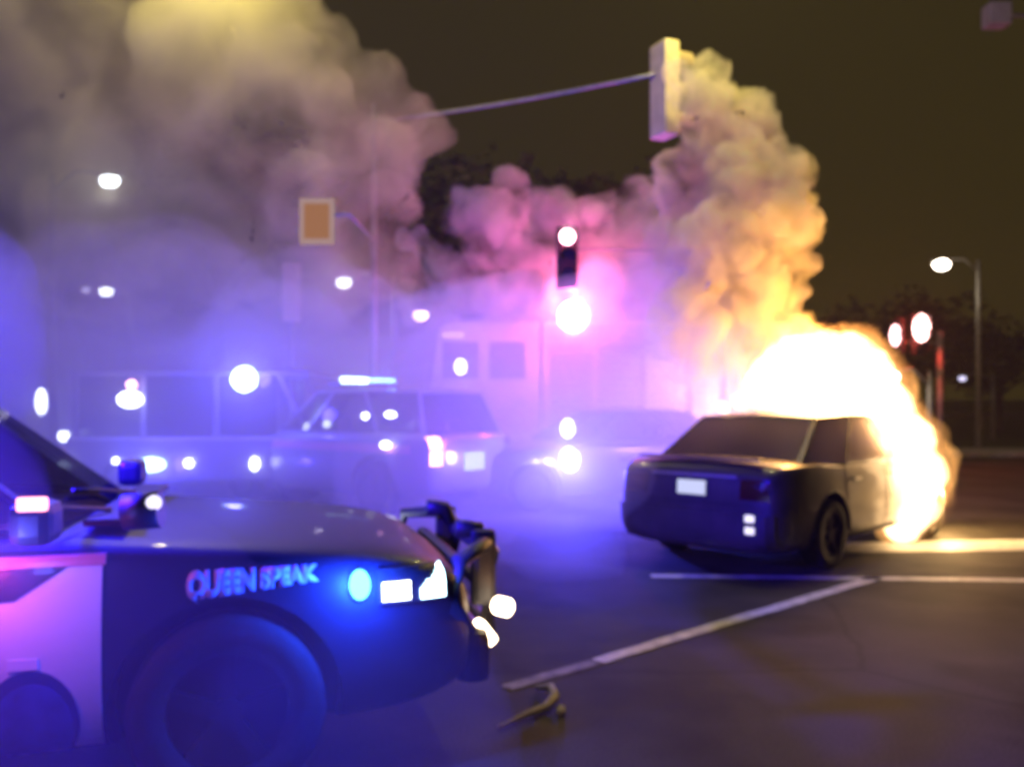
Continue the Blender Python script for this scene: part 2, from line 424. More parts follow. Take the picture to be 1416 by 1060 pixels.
# white front door with a black wedge below the window
door = conform('front_door', bvh, 'y', -1, XD - 1.15, XD, 0.29, 0.972, M['white_paint'], pc, 30, 20, off=0.004, thick=0.006)
def wedge(a, b): return (XD - 1.15 + a * (1.03 - 0.17 * (1 - b)), 0.83 + b * 0.142 + 0.03 * a * (1 - b))
conform('door_wedge', bvh, 'y', -1, 0, 1, 0, 1, M['black_paint'], pc, 30, 6, off=0.012, thick=0.003, fmap=wedge)
conform('belt_stripe', bvh, 'y', -1, XD - 1.15, XD + 0.01, 0.975, 1.015, M['pinkstripe'], pc, 24, 2, off=0.004, thick=0.008)
for s in (-1, 1):
    seam(bvh, pc, XD + 0.006, s, 0.28, 1.04); seam(bvh, pc, XD - 1.16, s, 0.28, 1.04); seam(bvh, pc, 1.25, s, 0.45, 1.04)
conform('front_door', bvh, 'y', 1, XD - 1.15, XD, 0.29, 1.0, M['white_paint'], pc, 20, 12, off=0.004, thick=0.006)
# crest: ring, disc, crown
ex, ez, ru, rv = XD - 0.24, 0.40, 0.165, 0.205
def disc(cx, cz, a, b): return lambda s, t: (cx + a * (0.02 + 0.98 * t) * math.cos(2 * math.pi * s), cz + b * (0.02 + 0.98 * t) * math.sin(2 * math.pi * s))
em = conform('crest', bvh, 'y', -1, 0, 1, 0, 1, M['emblem_rim'], pc, 44, 5, off=0.012, thick=0.004, fmap=disc(ex, ez, ru, rv))
conform('crest_field', bvh, 'y', -1, 0, 1, 0, 1, M['emblem_blue'], em, 44, 5, off=0.018, thick=0.003, fmap=disc(ex + 0.005, ez - 0.02, ru * 0.84, rv * 0.86))
conform('crest_crown', bvh, 'y', -1, ex - 0.07, ex + 0.03, ez + rv + 0.005, ez + rv + 0.045, M['silver'], em, 10, 5, off=0.012, thick=0.006)
# lettering along the fender
def lettering(parent, txt, size, x, z, rot, shear_end, m):
    cu = bpy.data.curves.new('lettering', 'FONT'); cu.body = txt; cu.size = size; cu.extrude = 0.0; cu.offset = 0.011
    cu.space_character = 0.95
    o = bpy.data.objects.new('tmp', cu); C.objects.link(o); me = evaluated(o); bpy.data.objects.remove(o)
    for v in me.vertices: v.co.x *= 0.58
    xs = [v.co.x for v in me.vertices]; Wt = max(xs)
    bm = bmesh.new(); bm.from_mesh(me)
    bmesh.ops.triangulate(bm, faces=bm.faces[:])
    for v in bm.verts:
        t = v.co.x / Wt; k = 1 - shear_end * t
        u = x + v.co.x; w = z - size * 0.72 + size * 0.72 * (1 - k) + v.co.y * k
        h = bvh.ray_cast(Vector((u, -4, w)), Vector((0, 1, 0)))
        v.co = (h[0] + Vector((0, -0.006, 0))) if h[0] else Vector((u, -0.98, w))
    r = bmesh.ops.extrude_face_region(bm, geom=bm.faces[:])
    for v in [e for e in r['geom'] if isinstance(e, bmesh.types.BMVert)]: v.co.y += 0.004
    return from_bm('lettering', bm, m, parent)
lettering(pc, 'QUEEN SPEAK', 0.135, XD + 0.30, 0.93, 0, 0.45, M['letter'])
# front end
hl = conform('headlight', bvh, 'y', -1, 4.50, 4.80, 0.76, 0.90, M['plastic'], pc, 12, 8, off=0.004, thick=0.014)
conform('headlight_lens', bvh, 'y', -1, 4.52, 4.635, 0.775, 0.845, M['e_white'], hl, 8, 6, off=0.016, thick=0.01)
conform('headlight_lens', bvh, 'y', -1, 4.68, 4.79, 0.77, 0.885, M['e_cool'], hl, 8, 8, off=0.016, thick=0.01,
        keep=lambda u, v: v < 0.80 + (u - 4.66) * 0.9)
conform('headlight', bvh, 'y', 1, 4.50, 4.80, 0.76, 0.90, M['e_white'], pc, 12, 8, off=0.004, thick=0.014)
ml = conform('marker_lamp', bvh, 'y', -1, 0, 1, 0, 1, M['e_cyan'], pc, 24, 3, off=0.006, thick=0.02, fmap=disc(4.4275, 0.845, 0.042, 0.058))
light('marker_glow', (4.44, -1.05, 0.86), 90, (0.01, 0.06, 1.0), pc, 0.04)
pb = thing_part('push_bumper', pc)
for s in (-1, 1):
    tube('upright', [(4.99, s * 0.42, 0.32), (5.08, s * 0.42, 0.5), (5.10, s * 0.42, 0.86), (5.03, s * 0.42, 0.97), (4.93, s * 0.42, 0.98)], 0.045, M['plastic'], pb)
    bm = bmesh.new(); box_bm(bm, (5.05, s * 0.47, 0.80), (0.12, 0.08, 0.36)); from_bm('side_plate', bm, M['plastic'], pb, bevel=0.03)
    tube('wing_bar', [(5.08, s * 0.42, 0.9), (5.02, s * 0.62, 0.93), (4.86, s * 0.83, 0.9), (4.84, s * 0.86, 0.7), (4.98, s * 0.62, 0.5), (5.07, s * 0.42, 0.5)], 0.035, M['plastic'], pb)
for z in (0.5, 0.68, 0.86): box('cross_bar', (5.09, 0, z), (0.06, 0.86, 0.06), M['plastic'], pb, 0.02)
lp = cyl('push_lamp', (5.09, -0.60, 0.645), (5.12, -0.66, 0.645), 0.042, M['e_amber'], pb)
bm = bmesh.new(); box_bm(bm, (5.02, -0.62, 0.53), (0.13, 0.07, 0.06), rz=0.2, ry=0.9); from_bm('fog_lamp', bm, M['e_amber'], pc, bevel=0.02)
bm = bmesh.new(); box_bm(bm, (4.95, 0, 0.45), (0.16, 1.5, 0.24)); from_bm('front_bumper', bm, M['plastic'], pc, bevel=0.06)
box('grille', (4.915, 0, 0.76), (0.06, 1.0, 0.2), M['plastic'], pc, 0.02)
light('push_glow', (5.2, -0.78, 0.66), 2.2, (1, 0.4, 0.15), pc, 0.03)
# spotlight on the pillar, mirror, wipers, cowl
sl = cyl('spotlight', (3.55, -0.97, 1.17), (3.68, -0.99, 1.18), 0.07, M['plastic'], pc)
ball('spotlight_lens', (3.66, -1.035, 1.21), 0.03, M['e_dim'], sl)
mr = box('wing_mirror', (3.28, -1.10, 1.16), (0.14, 0.22, 0.15), M['black_paint'], pc, 0.04)
box('wing_mirror', (3.28, 1.10, 1.16), (0.14, 0.22, 0.15), M['black_paint'], pc, 0.04)
bm = bmesh.new(); box_bm(bm, (3.44, 0, 1.105), (0.16, 1.5, 0.03)); from_bm('cowl', bm, M['plastic'], pc, bevel=0.012)
for y in (-0.5, 0.2): tube('wiper', [(3.42, y, 1.13), (3.30, y - 0.25, 1.17), (3.24, y - 0.5, 1.19)], 0.012, M['plastic'], pc, 6)
# hood with ridge
conform('side_marker', bvh, 'y', -1, 4.02, 4.06, 0.60, 0.63, M['silver'], pc, 2, 2, off=0.004, thick=0.006)
# lightbar on the roof
lb = box('lightbar', (2.2, 0, 1.80), (0.32, 1.25, 0.09), M['plastic'], pc, 0.03)
for k in range(4):
    box('red_lamp' if k < 2 else 'blue_lamp', (2.2, -0.46 + 0.31 * k, 1.865), (0.26, 0.27, 0.075), M['e_red'] if k < 2 else M['e_blue'], lb, 0.02)
# red warning lamps behind the front door glass and on the mirror, at the left edge of the frame
wl = box('door_lamp', (3.04, -1.02, 1.0), (0.10, 0.05, 0.075), M['e_red'], pc, 0.015)
light('door_lamp_glow', (3.06, -1.2, 1.02), 5, (1, 0.04, 0.2), pc, 0.05)
box('mirror_lamp', (3.29, -1.20, 1.235), (0.10, 0.03, 0.05), emit('mirror_red', (1.0, 0.3, 0.38), 4), mr, 0.02)
light('door_blue_fill', (3.20, -1.34, 1.10), 11, (0.12, 0.12, 1.0), pc, 0.04)  # blue fill added beside the mirror to brighten the white door
blue_bar = light('blue_glow', (2.5, -0.3, 2.02), 2500, (0.010, 0.008, 1.0), pc, 0.12)
red_bar = light('red_glow', (2.2, -0.6, 2.02), 90, (1.0, 0.06, 0.25), pc, 0.12)

# ---- 2. burning car
th = R(44)                                                 # heading to the right of straight ahead
hd = Vector((math.sin(th), math.cos(th), 0)); lf = Vector((-math.cos(th), math.sin(th), 0))
rear_c = Vector((1.66, 8.2, 0))
bc = thing('burning_car', 'dark sedan with its front end on fire, seen from behind', 'car', rear_c, math.pi / 2 - th)
body2, bvh2 = vehicle(bc, SEDAN, M['dark_paint'], M['dark_paint'], M['soot_glass'])
for o_ in bc.children:
    if o_.name.startswith('windshield'): o_.data.materials.clear(); o_.data.materials.append(M['glass'])
pl = conform('licence_plate', bvh2, 'x', -1, -0.165, 0.165, 0.70, 0.86, M['plastic'], bc, 4, 3, off=0.004, thick=0.008)
pf = conform('plate_face', bvh2, 'x', -1, -0.15, 0.15, 0.715, 0.845, emit('plate_self_glow', (0.62, 0.66, 1.0), 1.0), pl, 3, 3, off=0.013, thick=0.004)  # brightness put into the plate face as emission; no plate lamp shines on it
for s in (-1, 1):
    tl = conform('taillight', bvh2, 'x', -1, min(s * .50, s * .76), max(s * .50, s * .76), 0.70, 0.88, M['tail_red'], bc, 8, 6, off=0.004, thick=0.014)
    ql = box('quarter_glass_trim', (0.5, s * 0.86, 0.985), (0.9, 0.02, 0.012), M['steel'], bc, 0.004)
bb = conform('rear_bumper', bvh2, 'x', -1, -0.82, 0.82, 0.27, 0.58, M['dark_paint'], bc, 24, 6, off=0.02, thick=0.03)
for z in (0.545, 0.44): conform('bumper_reflector', bvh2, 'x', -1, -0.655, -0.575, z - 0.03, z + 0.03, M['e_dim'], bb, 3, 3, off=0.058, thick=0.005)  # reflectors emit by themselves, imitating light thrown back
conform('bumper_strip', bvh2, 'x', -1, -0.25, 0.72, 0.30, 0.317, M['steel'], bc, 12, 1, off=0.02, thick=0.01)
conform('trunk_seam', bvh2, 'x', -1, -0.62, 0.62, 0.645, 0.653, M['rubber'], bc, 12, 1, off=0.001, thick=0.002)
conform('trunk_trim', bvh2, 'x', -1, -0.45, 0.45, 0.885, 0.905, M['steel'], bc, 12, 1, off=0.003, thick=0.008)
box('spoiler_lip', (0.12, 0, 1.045), (0.10, 1.3, 0.025), M['dark_paint'], bc, 0.01)
for s in (-1, 1):
    for x in (1.30, 2.28, 3.28): seam(bvh2, bc, x, s, 0.3 if x > 1.5 else 0.62, 0.95)
    for x in (1.44, 2.42): conform('door_handle', bvh2, 'y', s, x, x + 0.17, 0.80, 0.83, M['steel'], bc, 4, 1, off=0.012, thick=0.014)
    box('wing_mirror', (3.05, s * 0.98, 0.99), (0.1, 0.18, 0.12), M['dark_paint'], bc, 0.03)
    conform('sill', bvh2, 'y', s, 1.42, 3.22, 0.215, 0.27, M['plastic'], bc, 10, 2, off=0.006, thick=0.015)
    for ax in SEDAN['arches']:
        tube('arch_lip', [(ax + 0.395 * math.cos(a), s * 0.905, 0.335 + 0.395 * math.sin(a)) for a in [math.pi * k / 14 for k in range(15)]], 0.014, M['dark_paint'], bc, 6)

# ---------------------------------------------------------------- lumpy hulls for flames and smoke
def hull(name, spheres, voxel, m, amp=0.2, freq=1.6, parent=None, fine=0.35, smooth=3):
    bm = bmesh.new()
    for (c, r) in spheres:
        bmesh.ops.create_icosphere(bm, subdivisions=2, radius=r, matrix=Matrix.Translation(c))
    me = bpy.data.meshes.new(name); bm.to_mesh(me); bm.free()
    o = link('tmp', me, None)
    rm = o.modifiers.new('r', 'REMESH'); rm.mode = 'VOXEL'; rm.voxel_size = voxel
    sm = o.modifiers.new('s', 'SMOOTH'); sm.iterations = smooth; sm.factor = 0.5
    res = evaluated(o); bpy.data.objects.remove(o)
    nrm = [v.normal.copy() for v in res.vertices]
    for v, n in zip(res.vertices, nrm):
        p = v.co * freq
        dd, _ = noise.voronoi(p + 0.35 * noise.noise_vector(p * 1.3))
        d2, _ = noise.voronoi(p * 2.3 + Vector((7, 3, 1)))
        d3, _ = noise.voronoi(p * 5.1 + Vector((1, 9, 4)))
        h = (1 - min(1, dd[0] ** 2 * 1.8)) + fine * (1 - min(1, d2[0] ** 2 * 1.8)) + fine * 0.4 * (1 - min(1, d3[0] ** 2 * 1.8))
        v.co += n * amp * (h - 0.7)
    for p in res.polygons: p.use_smooth = True
    res.materials.clear()
    return link(name, res, m, parent)

def vol(name, col, density, absorb=0.0, aniso=0.0, noise_scale=0.0, lo=0.4, hi=0.6, floor=0.0, detail=4, emit_col=None, emit_s=0.0, step=1.0):
    m = bpy.data.materials.new(name); m.use_nodes = True
    n = m.node_tree; n.nodes.clear()
    o = n.nodes.new('ShaderNodeOutputMaterial'); v = n.nodes.new('ShaderNodeVolumePrincipled')
    v.inputs['Color'].default_value = (*col, 1); v.inputs['Density'].default_value = density
    v.inputs['Anisotropy'].default_value = aniso
    v.inputs['Density Attribute'].default_value = ''
    if emit_col:
        v.inputs['Emission Color'].default_value = (*emit_col, 1); v.inputs['Emission Strength'].default_value = emit_s
    if noise_scale:
        tc = n.nodes.new('ShaderNodeTexCoord'); t = n.nodes.new('ShaderNodeTexNoise')
        t.inputs['Scale'].default_value = noise_scale; t.inputs['Detail'].default_value = detail
        t.inputs['Distortion'].default_value = 0.6
        n.links.new(tc.outputs['Object'], t.inputs['Vector'])
        mr = n.nodes.new('ShaderNodeMapRange'); mr.interpolation_type = 'SMOOTHSTEP'
        mr.inputs[1].default_value = lo; mr.inputs[2].default_value = hi
        mr.inputs[3].default_value = floor * density; mr.inputs[4].default_value = density
        n.links.new(t.outputs['Fac'], mr.inputs[0]); n.links.new(mr.outputs[0], v.inputs['Density'])
    n.links.new(v.outputs[0], o.inputs['Volume'])
    m.cycles.volume_step_rate = step
    return m

# flames
fl = []
for px, py, r, Y in [(1060, 535, 30, 9.8), (1080, 508, 34, 9.8), (1105, 500, 34, 9.9), (1140, 502, 38, 10.0), (1170, 505, 40, 10.0), (1100, 545, 36, 9.6), (1140, 555, 44, 9.8), (1205, 520, 34, 10.0),
                     (1190, 545, 48, 10.0), (1215, 560, 40, 10.0), (1180, 595, 44, 9.7), (1220, 605, 48, 9.7), (1252, 612, 36, 9.9), (1235, 645, 46, 9.6), (1268, 655, 36, 9.8),
                     (1252, 692, 40, 9.6), (1248, 722, 26, 9.6), (1205, 640, 26, 9.5), (1225, 690, 22, 9.5), (1030, 556, 16, 9.4), (1000, 565, 9, 9.3), (1090, 472, 14, 9.8), (1150, 470, 16, 9.9), (1240, 560, 20, 10.0)]:
    fl.append((P(px, py, Y), 1.12 * r * Y / F))
fm = vol('flame_gas', (0.9, 0.5, 0.2), 0.2, emit_col=(1.0, 0.64, 0.30), emit_s=8.0, step=0.5)
n_ = fm.node_tree; vn_ = [q for q in n_.nodes if q.type == 'PRINCIPLED_VOLUME'][0]
tc_ = n_.nodes.new('ShaderNodeTexCoord'); tx_ = n_.nodes.new('ShaderNodeTexNoise'); mp_ = n_.nodes.new('ShaderNodeMapping')
mp_.inputs['Scale'].default_value = (1, 1, 0.55)
tx_.inputs['Scale'].default_value = 4.5; tx_.inputs['Detail'].default_value = 4; tx_.inputs['Distortion'].default_value = 1.0
mr_ = n_.nodes.new('ShaderNodeMapRange'); mr_.interpolation_type = 'SMOOTHSTEP'
mr_.inputs[1].default_value = 0.32; mr_.inputs[2].default_value = 0.6; mr_.inputs[3].default_value = 0.6; mr_.inputs[4].default_value = 18.0
n_.links.new(tc_.outputs['Object'], mp_.inputs[0]); n_.links.new(mp_.outputs[0], tx_.inputs['Vector']); n_.links.new(tx_.outputs['Fac'], mr_.inputs[0]); n_.links.new(mr_.outputs[0], vn_.inputs['Emission Strength'])
flames = hull('flames', fl, 0.05, fm, amp=0.07, freq=2.6, fine=0.5, smooth=6)
sm_ = vol('flame_fringe', (0.9, 0.6, 0.3), 0.15, emit_col=(1.0, 0.47, 0.13), emit_s=2.0, step=0.5)
n_ = sm_.node_tree; vn_ = [q for q in n_.nodes if q.type == 'PRINCIPLED_VOLUME'][0]
tc_ = n_.nodes.new('ShaderNodeTexCoord'); tx_ = n_.nodes.new('ShaderNodeTexNoise'); mp_ = n_.nodes.new('ShaderNodeMapping')
mp_.inputs['Scale'].default_value = (1, 1, 0.45)
tx_.inputs['Scale'].default_value = 3.2; tx_.inputs['Detail'].default_value = 3; tx_.inputs['Distortion'].default_value = 1.0
mr_ = n_.nodes.new('ShaderNodeMapRange'); mr_.interpolation_type = 'SMOOTHSTEP'
mr_.inputs[1].default_value = 0.46; mr_.inputs[2].default_value = 0.72; mr_.inputs[3].default_value = 0.12; mr_.inputs[4].default_value = 3.2
n_.links.new(tc_.outputs['Object'], mp_.inputs[0]); n_.links.new(mp_.outputs[0], tx_.inputs['Vector']); n_.links.new(tx_.outputs['Fac'], mr_.inputs[0]); n_.links.new(mr_.outputs[0], vn_.inputs['Emission Strength'])
fringe = hull('flame_fringe', [(c + Vector((0.02, 0.0, 0.05)), r * 1.25 + 0.02) for c, r in fl], 0.06, sm_, amp=0.12, freq=2.0, fine=0.4, parent=flames, smooth=3)
tag(flames, 'white-hot flames pouring over the hood and roof of the dark sedan', 'fire')
light('flame_light', P(1140, 480, 10.1), 430, (1.0, 0.46, 0.10), None, 0.3)
light('flame_light', P(1300, 690, 10.6), 400, (1.0, 0.58, 0.2), None, 0.2)

light('flame_light', Vector((4.15, 11.0, 1.35)), 150, (1.0, 0.58, 0.25), None, 0.15)

# smoke
def sph(lst, Y, jit=0.5, k=1.0):
    rr = random.Random(3)
    return [(P(px, py, Y + jit * (rr.random() - 0.5) * 2), r * k * Y / F) for px, py, r in lst]
plume_pts = [(1085, 455, 40), (1060, 420, 55), (1030, 400, 60), (1085, 370, 40), (1090, 325, 40), (1060, 300, 60), (1000, 340, 65), (1070, 250, 52), (1020, 250, 65), (1085, 220, 32), (1040, 185, 52),
             (990, 215, 55), (1010, 145, 33), (968, 150, 40), (975, 112, 28), (948, 108, 20), (955, 250, 45), (960, 300, 50), (935, 340, 45), (1000, 440, 55), (985, 490, 45), (945, 440, 50), (1100, 400, 25), (1105, 290, 22), (950, 500, 35)]
tag(hull('smoke_plume', sph(plume_pts, 10.9, 0.45), 0.07, vol('plume_smoke', (0.97, 0.86, 0.5), 4.5, noise_scale=2.6, lo=0.36, hi=0.66, floor=0.06, detail=5, step=0.6), amp=0.24, freq=1.8, fine=0.5), kind='stuff')
bank_pts = [(655, 275, 30), (700, 265, 35), (690, 320, 55), (640, 300, 22), (755, 285, 32), (820, 300, 40), (880, 290, 40), (745, 350, 60), (830, 370, 60), (900, 370, 60), (680, 380, 50), (880, 430, 60),
            (620, 400, 45), (700, 430, 50), (940, 320, 50), (800, 430, 60), (600, 360, 25), (580, 420, 40), (570, 330, 20)]
tag(hull('smoke_bank', sph(bank_pts, 15.3, 0.5), 0.1, vol('bank_smoke', (0.95, 0.86, 0.74), 2.2, noise_scale=1.5, lo=0.38, hi=0.66, floor=0.05, detail=5, step=0.8), amp=0.26, freq=1.3, fine=0.45), kind='stuff')
pall_pts = [(400, 15, 50), (340, 40, 80), (440, 85, 55), (520, 110, 40), (560, 160, 42), (588, 190, 26), (540, 210, 55), (470, 170, 75), (400, 120, 90), (300, 100, 120), (200, 60, 120), (80, 60, 140),
            (40, 220, 150), (200, 220, 120), (330, 220, 100), (440, 270, 80), (530, 290, 50), (300, 330, 110), (150, 340, 120), (430, 370, 90), (540, 370, 60), (-60, 120, 120), (-40, 300, 140), (350, -60, 60), (200, -90, 100)]
tag(hull('smoke_pall', sph(pall_pts, 14.2, 0.8), 0.13, vol('pall_smoke', (0.94, 0.88, 0.56), 1.0, noise_scale=0.75, lo=0.36, hi=0.68, floor=0.1, detail=5, step=1.0), amp=0.3, freq=1.0, fine=0.5), kind='stuff')

# low smoke drifting away to the left along the road
rr = random.Random(11)
low = [(Vector((-14 + 15.5 * i / 11 + rr.uniform(-.5, .5), 13.2 + (j - 1) * 2.6 + rr.uniform(-.4, .4), 1.0 + rr.uniform(0, 1.1))), rr.uniform(1.5, 2.1)) for i in range(12) for j in range(3)]
low += [(Vector((0.45, 8.1, 0.7)), 0.9), (Vector((-0.6, 9.0, 0.8)), 1.2)]
low += [(P(560, 600, 10.4), 0.95), (P(665, 620, 10.3), 0.85), (P(450, 640, 10.3), 0.9), (P(600, 540, 10.8), 0.8)]
low += [(P(px, py, Y), r) for px, py, Y, r in ((900, 500, 12.6, 1.0), (960, 470, 12.0, 0.8), (820, 480, 12.9, 1.1), (740, 500, 12.9, 1.0), (980, 540, 11.6, 0.7), (940, 400, 12.4, 0.8), (850, 560, 12.4, 0.9), (660, 470, 13.1, 0.9))]
tag(hull('drifting_smoke', low, 0.2, vol('drift_smoke', (0.92, 0.9, 0.92), 0.22), amp=0.35, freq=0.7, fine=0.4), kind='stuff')

near = [(Vector((-3.0 + 0.62 * i, 2.55 + 0.35 * math.sin(i * 1.7), 0.62 + 0.15 * math.cos(i * 2.1))), 0.62) for i in range(5)]
near += [(Vector((-3.4, 4.9, 2.0)), 0.8), (Vector((-2.0, 3.0, 1.15)), 0.5)]
tag(hull('drifting_smoke', near, 0.08, vol('near_smoke', (0.92, 0.9, 0.92), 0.06), amp=0.12, freq=1.2, fine=0.4), kind='stuff')

# ---------------------------------------------------------------- far emergency vehicles
def lampball(parent, p, r, m, name='lamp', sc=(1, 1, 1)):
    return ball(name, p, r, m, parent, sc)

# patrol SUV seen from its rear corner, in the middle
a2 = R(180 - 38)
sv_rear = P(655, 715, 12.0); sv_rear.z = 0
sv = thing('patrol_car', 'pale patrol SUV with glowing tail lamps and bright plate right of the van', 'police car',
           sv_rear + Vector((0.0, 0.15, 0)), a2)
_, bvh3 = vehicle(sv, SUV, M['van_paint'], M['van_paint'], M['glass'])
conform('licence_plate', bvh3, 'x', -1, -0.2, 0.2, 0.62, 0.86, emit('plate_retro_glow', (0.7, 0.9, 1.0), 2.0), sv, 3, 3, off=0.01, thick=0.01)  # plate emits to imitate its retroreflection
for s in (-1, 1):
    for z in (0.80, 1.02):
        conform('tail_lamp', bvh3, 'x', -1, min(s * .66, s * .84), max(s * .66, s * .84), z - 0.08, z + 0.1, M['e_pink'] if s > 0 else M['tail_red'], sv, 5, 5, off=0.004, thick=0.02)
    conform('side_stripe', bvh3, 'y', s, 0.3, 4.7, 0.86, 0.98, M['pinkstripe'], sv, 30, 2, off=0.004, thick=0.006)
conform('bumper_lamp', bvh3, 'x', -1, -0.8, -0.45, 0.50, 0.56, M['e_dim'], sv, 4, 2, off=0.01, thick=0.01)
lb3 = box('lightbar', (2.2, 0, 1.80), (0.3, 1.2, 0.08), M['plastic'], sv, 0.02)
box('white_lamp', (2.05, 0.33, 1.86), (0.06, 0.5, 0.09), M['e_cool'], lb3, 0.01)
box('blue_lamp', (2.2, -0.35, 1.86), (0.22, 0.4, 0.08), M['e_blue'], lb3, 0.01)
for (px, py, Yd, r, w) in [(540, 573, 12.0, .04, 2.6), (505, 575, 12.2, .045, 1), (533, 615, 12.0, .05, 1.8), (570, 615, 12.0, .035, 1)]:
    p = P(px, py, 11.75); lo = sv.matrix_basis.inverted() @ p
    ball('warning_lamp', lo, r, M['e_white'], sv, (w, 1, 1))
light('tail_glow', sv.matrix_basis.inverted() @ P(608, 615, 11.6), 70, (0.55, 0.10, 0.8), sv, 0.05)

# fire engine
def truck(root, L, W, H, cabL, m_body, m_cab, bays=5):
    """x from rear (0) to front (L); body box with roller shutters, cab with windows"""
    hb = H - 0.12
    bm = bmesh.new(); box_bm(bm, ((L - cabL) / 2 - 0.03, 0, (hb + 0.55) / 2), (L - cabL - 0.06, W, hb - 0.55)); from_bm('box_body', bm, m_body, root, bevel=0.04)
    bm = bmesh.new()
    pts = [(L - cabL, 0.5), (L, 0.5), (L, 1.25), (L - 0.18, H - 0.25), (L - 0.32, H - 0.12), (L - cabL, H - 0.12)]
    f0 = [bm.verts.new((x, -W / 2, z)) for x, z in pts]; f1 = [bm.verts.new((x, W / 2, z)) for x, z in pts]
    bm.faces.new(f0); bm.faces.new(f1[::-1])
    for k in range(6): bm.faces.new((f0[k], f1[k], f1[(k + 1) % 6], f0[(k + 1) % 6]))
    from_bm('cab', bm, m_cab, root, bevel=0.05)
    box('chassis', (L / 2, 0, 0.46), (L - 0.2, W * 0.8, 0.2), M['plastic'], root)
    for s in (-1, 1):
        bw = (L - cabL - 0.3) / bays
        for k in range(bays):
            sh = thing_part('roller_shutter', root)
            bm = bmesh.new(); n = 14
            for q in range(n):
                z0 = 0.75 + (hb - 1.15) * q / n
                box_bm(bm, (0.15 + bw * (k + 0.5), s * (W / 2 + 0.012), z0 + (hb - 1.15) / n / 2), (bw * 0.88, 0.03, (hb - 1.15) / n * 0.86))
            from_bm('slat', bm, M['steel'], sh)['kind'] = 'stuff'
        for k in range(2):
            w = box('cab_window', (L - cabL * (0.3 + 0.42 * k), s * (W / 2 + 0.006), H - 0.78), (cabL * 0.32, 0.03, 0.62), M['glass'], root, 0.01)
            dr = box('cab_door', (L - cabL * (0.3 + 0.42 * k), s * (W / 2 + 0.008), 1.25), (cabL * 0.36, 0.025, 0.95), m_cab, root, 0.01)
            box('handle', (L - cabL * (0.42 + 0.42 * k), s * (W / 2 + 0.035), 1.55), (0.16, 0.03, 0.04), M['steel'], dr, 0.01)
        box('stripe', ((L) / 2, s * (W / 2 + 0.026), 0.66), (L - 0.1, 0.02, 0.10), M['pinkstripe'], root, 0.004)
        for ax in (1.3, L - 1.35): wheel(root, ax, s * (W / 2 - 0.14), 0.5, 0.3, s)
    box('windscreen', (L - 0.085, 0, H - 0.78), (0.03, W * 0.86, 0.72), M['glass'], root, 0.01, ry=-0.2)
    box('front_bumper', (L + 0.08, 0, 0.62), (0.26, W, 0.3), M['steel'], root, 0.05)
    bar = box('lightbar', (L - 0.75, 0, H - 0.03), (0.4, W * 0.85, 0.14), M['plastic'], root, 0.03)
    return bar

fe_pos = G(975, 690); 
Lfe = 6.2
Yf = 15.0
fe = thing('fire_engine', 'large pale fire engine with a blazing roof beacon, in smoke behind the burning car', 'fire engine', (P(590, 600, Yf).x + Lfe, Yf + 1.25, 0), math.pi)
bar = truck(fe, Lfe, 2.4, 3.02, 1.9, M['truck_white'], M['truck_white'])
inv = fe.matrix_basis.inverted()
beac = thing_part('beacon', fe)
pB = P(793, 437, Yf - 0.1)
cyl('beacon_base', inv @ (pB + Vector((0, 0, -0.16))), inv @ (pB + Vector((0, 0, -0.06))), 0.14, M['plastic'], beac)
ball('beacon_lens', inv @ pB, 0.27, emit('beacon_pink_white', (1.0, 0.75, 0.9), 14), beac)
light('beacon_glow', inv @ (pB + Vector((0, -0.4, 0.15))), 500, (1.0, 0.10, 0.40), fe, 0.1)
ball('cab_lamp', inv @ P(637, 507, Yf - 0.02), 0.10, M['e_white'], fe, (1, 1, 1.3))
box('cab_strip_lamp', inv @ P(627, 463, Yf - 0.04), (0.36, 0.05, 0.08), emit('strip_pink', (1, 0.6, 0.95), 1.6), fe)
lad = thing_part('ladder', fe)
for z in (2.62, 2.80): box('rail', (2.3, 1.28, z), (3.6, 0.05, 0.04), M['steel'], lad, 0.01)
for k in range(11): box('rung', (0.7 + 0.32 * k, 1.28, 2.71), (0.03, 0.03, 0.15), M['steel'], lad, 0)
hr = tube('roof_rail', [(0.1, 1.15, 2.98), (4.1, 1.15, 2.98)], 0.03, M['steel'], fe)

# dark blue car nose-on with glaring headlights, left of the burning car
nb = thing('dark_blue_car', 'dark blue car with a glaring bluish headlight, beside the burning car', 'car', (P(800, 700, 13.3).x + 2.7, 14.2, 0), math.pi + 0.22)
_, bvh4 = vehicle(nb, SEDAN, M['navy'], M['navy'], M['glass'])
invn = nb.matrix_basis.inverted()
pH = P(785, 636, 12.75)
hl4 = thing_part('headlight', nb)
ball('headlight_lens', invn @ pH, 0.19, emit('head_cool', (0.7, 0.95, 1.0), 10), hl4, (1, 1, 1.15))
ball('strobe_lamp', invn @ P(785, 592, 12.75), 0.10, emit('strobe_cool', (0.85, 0.95, 1.0), 10), hl4, (1, 1, 1.4))
light('headlight_glow', invn @ P(785, 640, 12.0), 1700, (0.05, 0.05, 1.0), nb, 0.1)

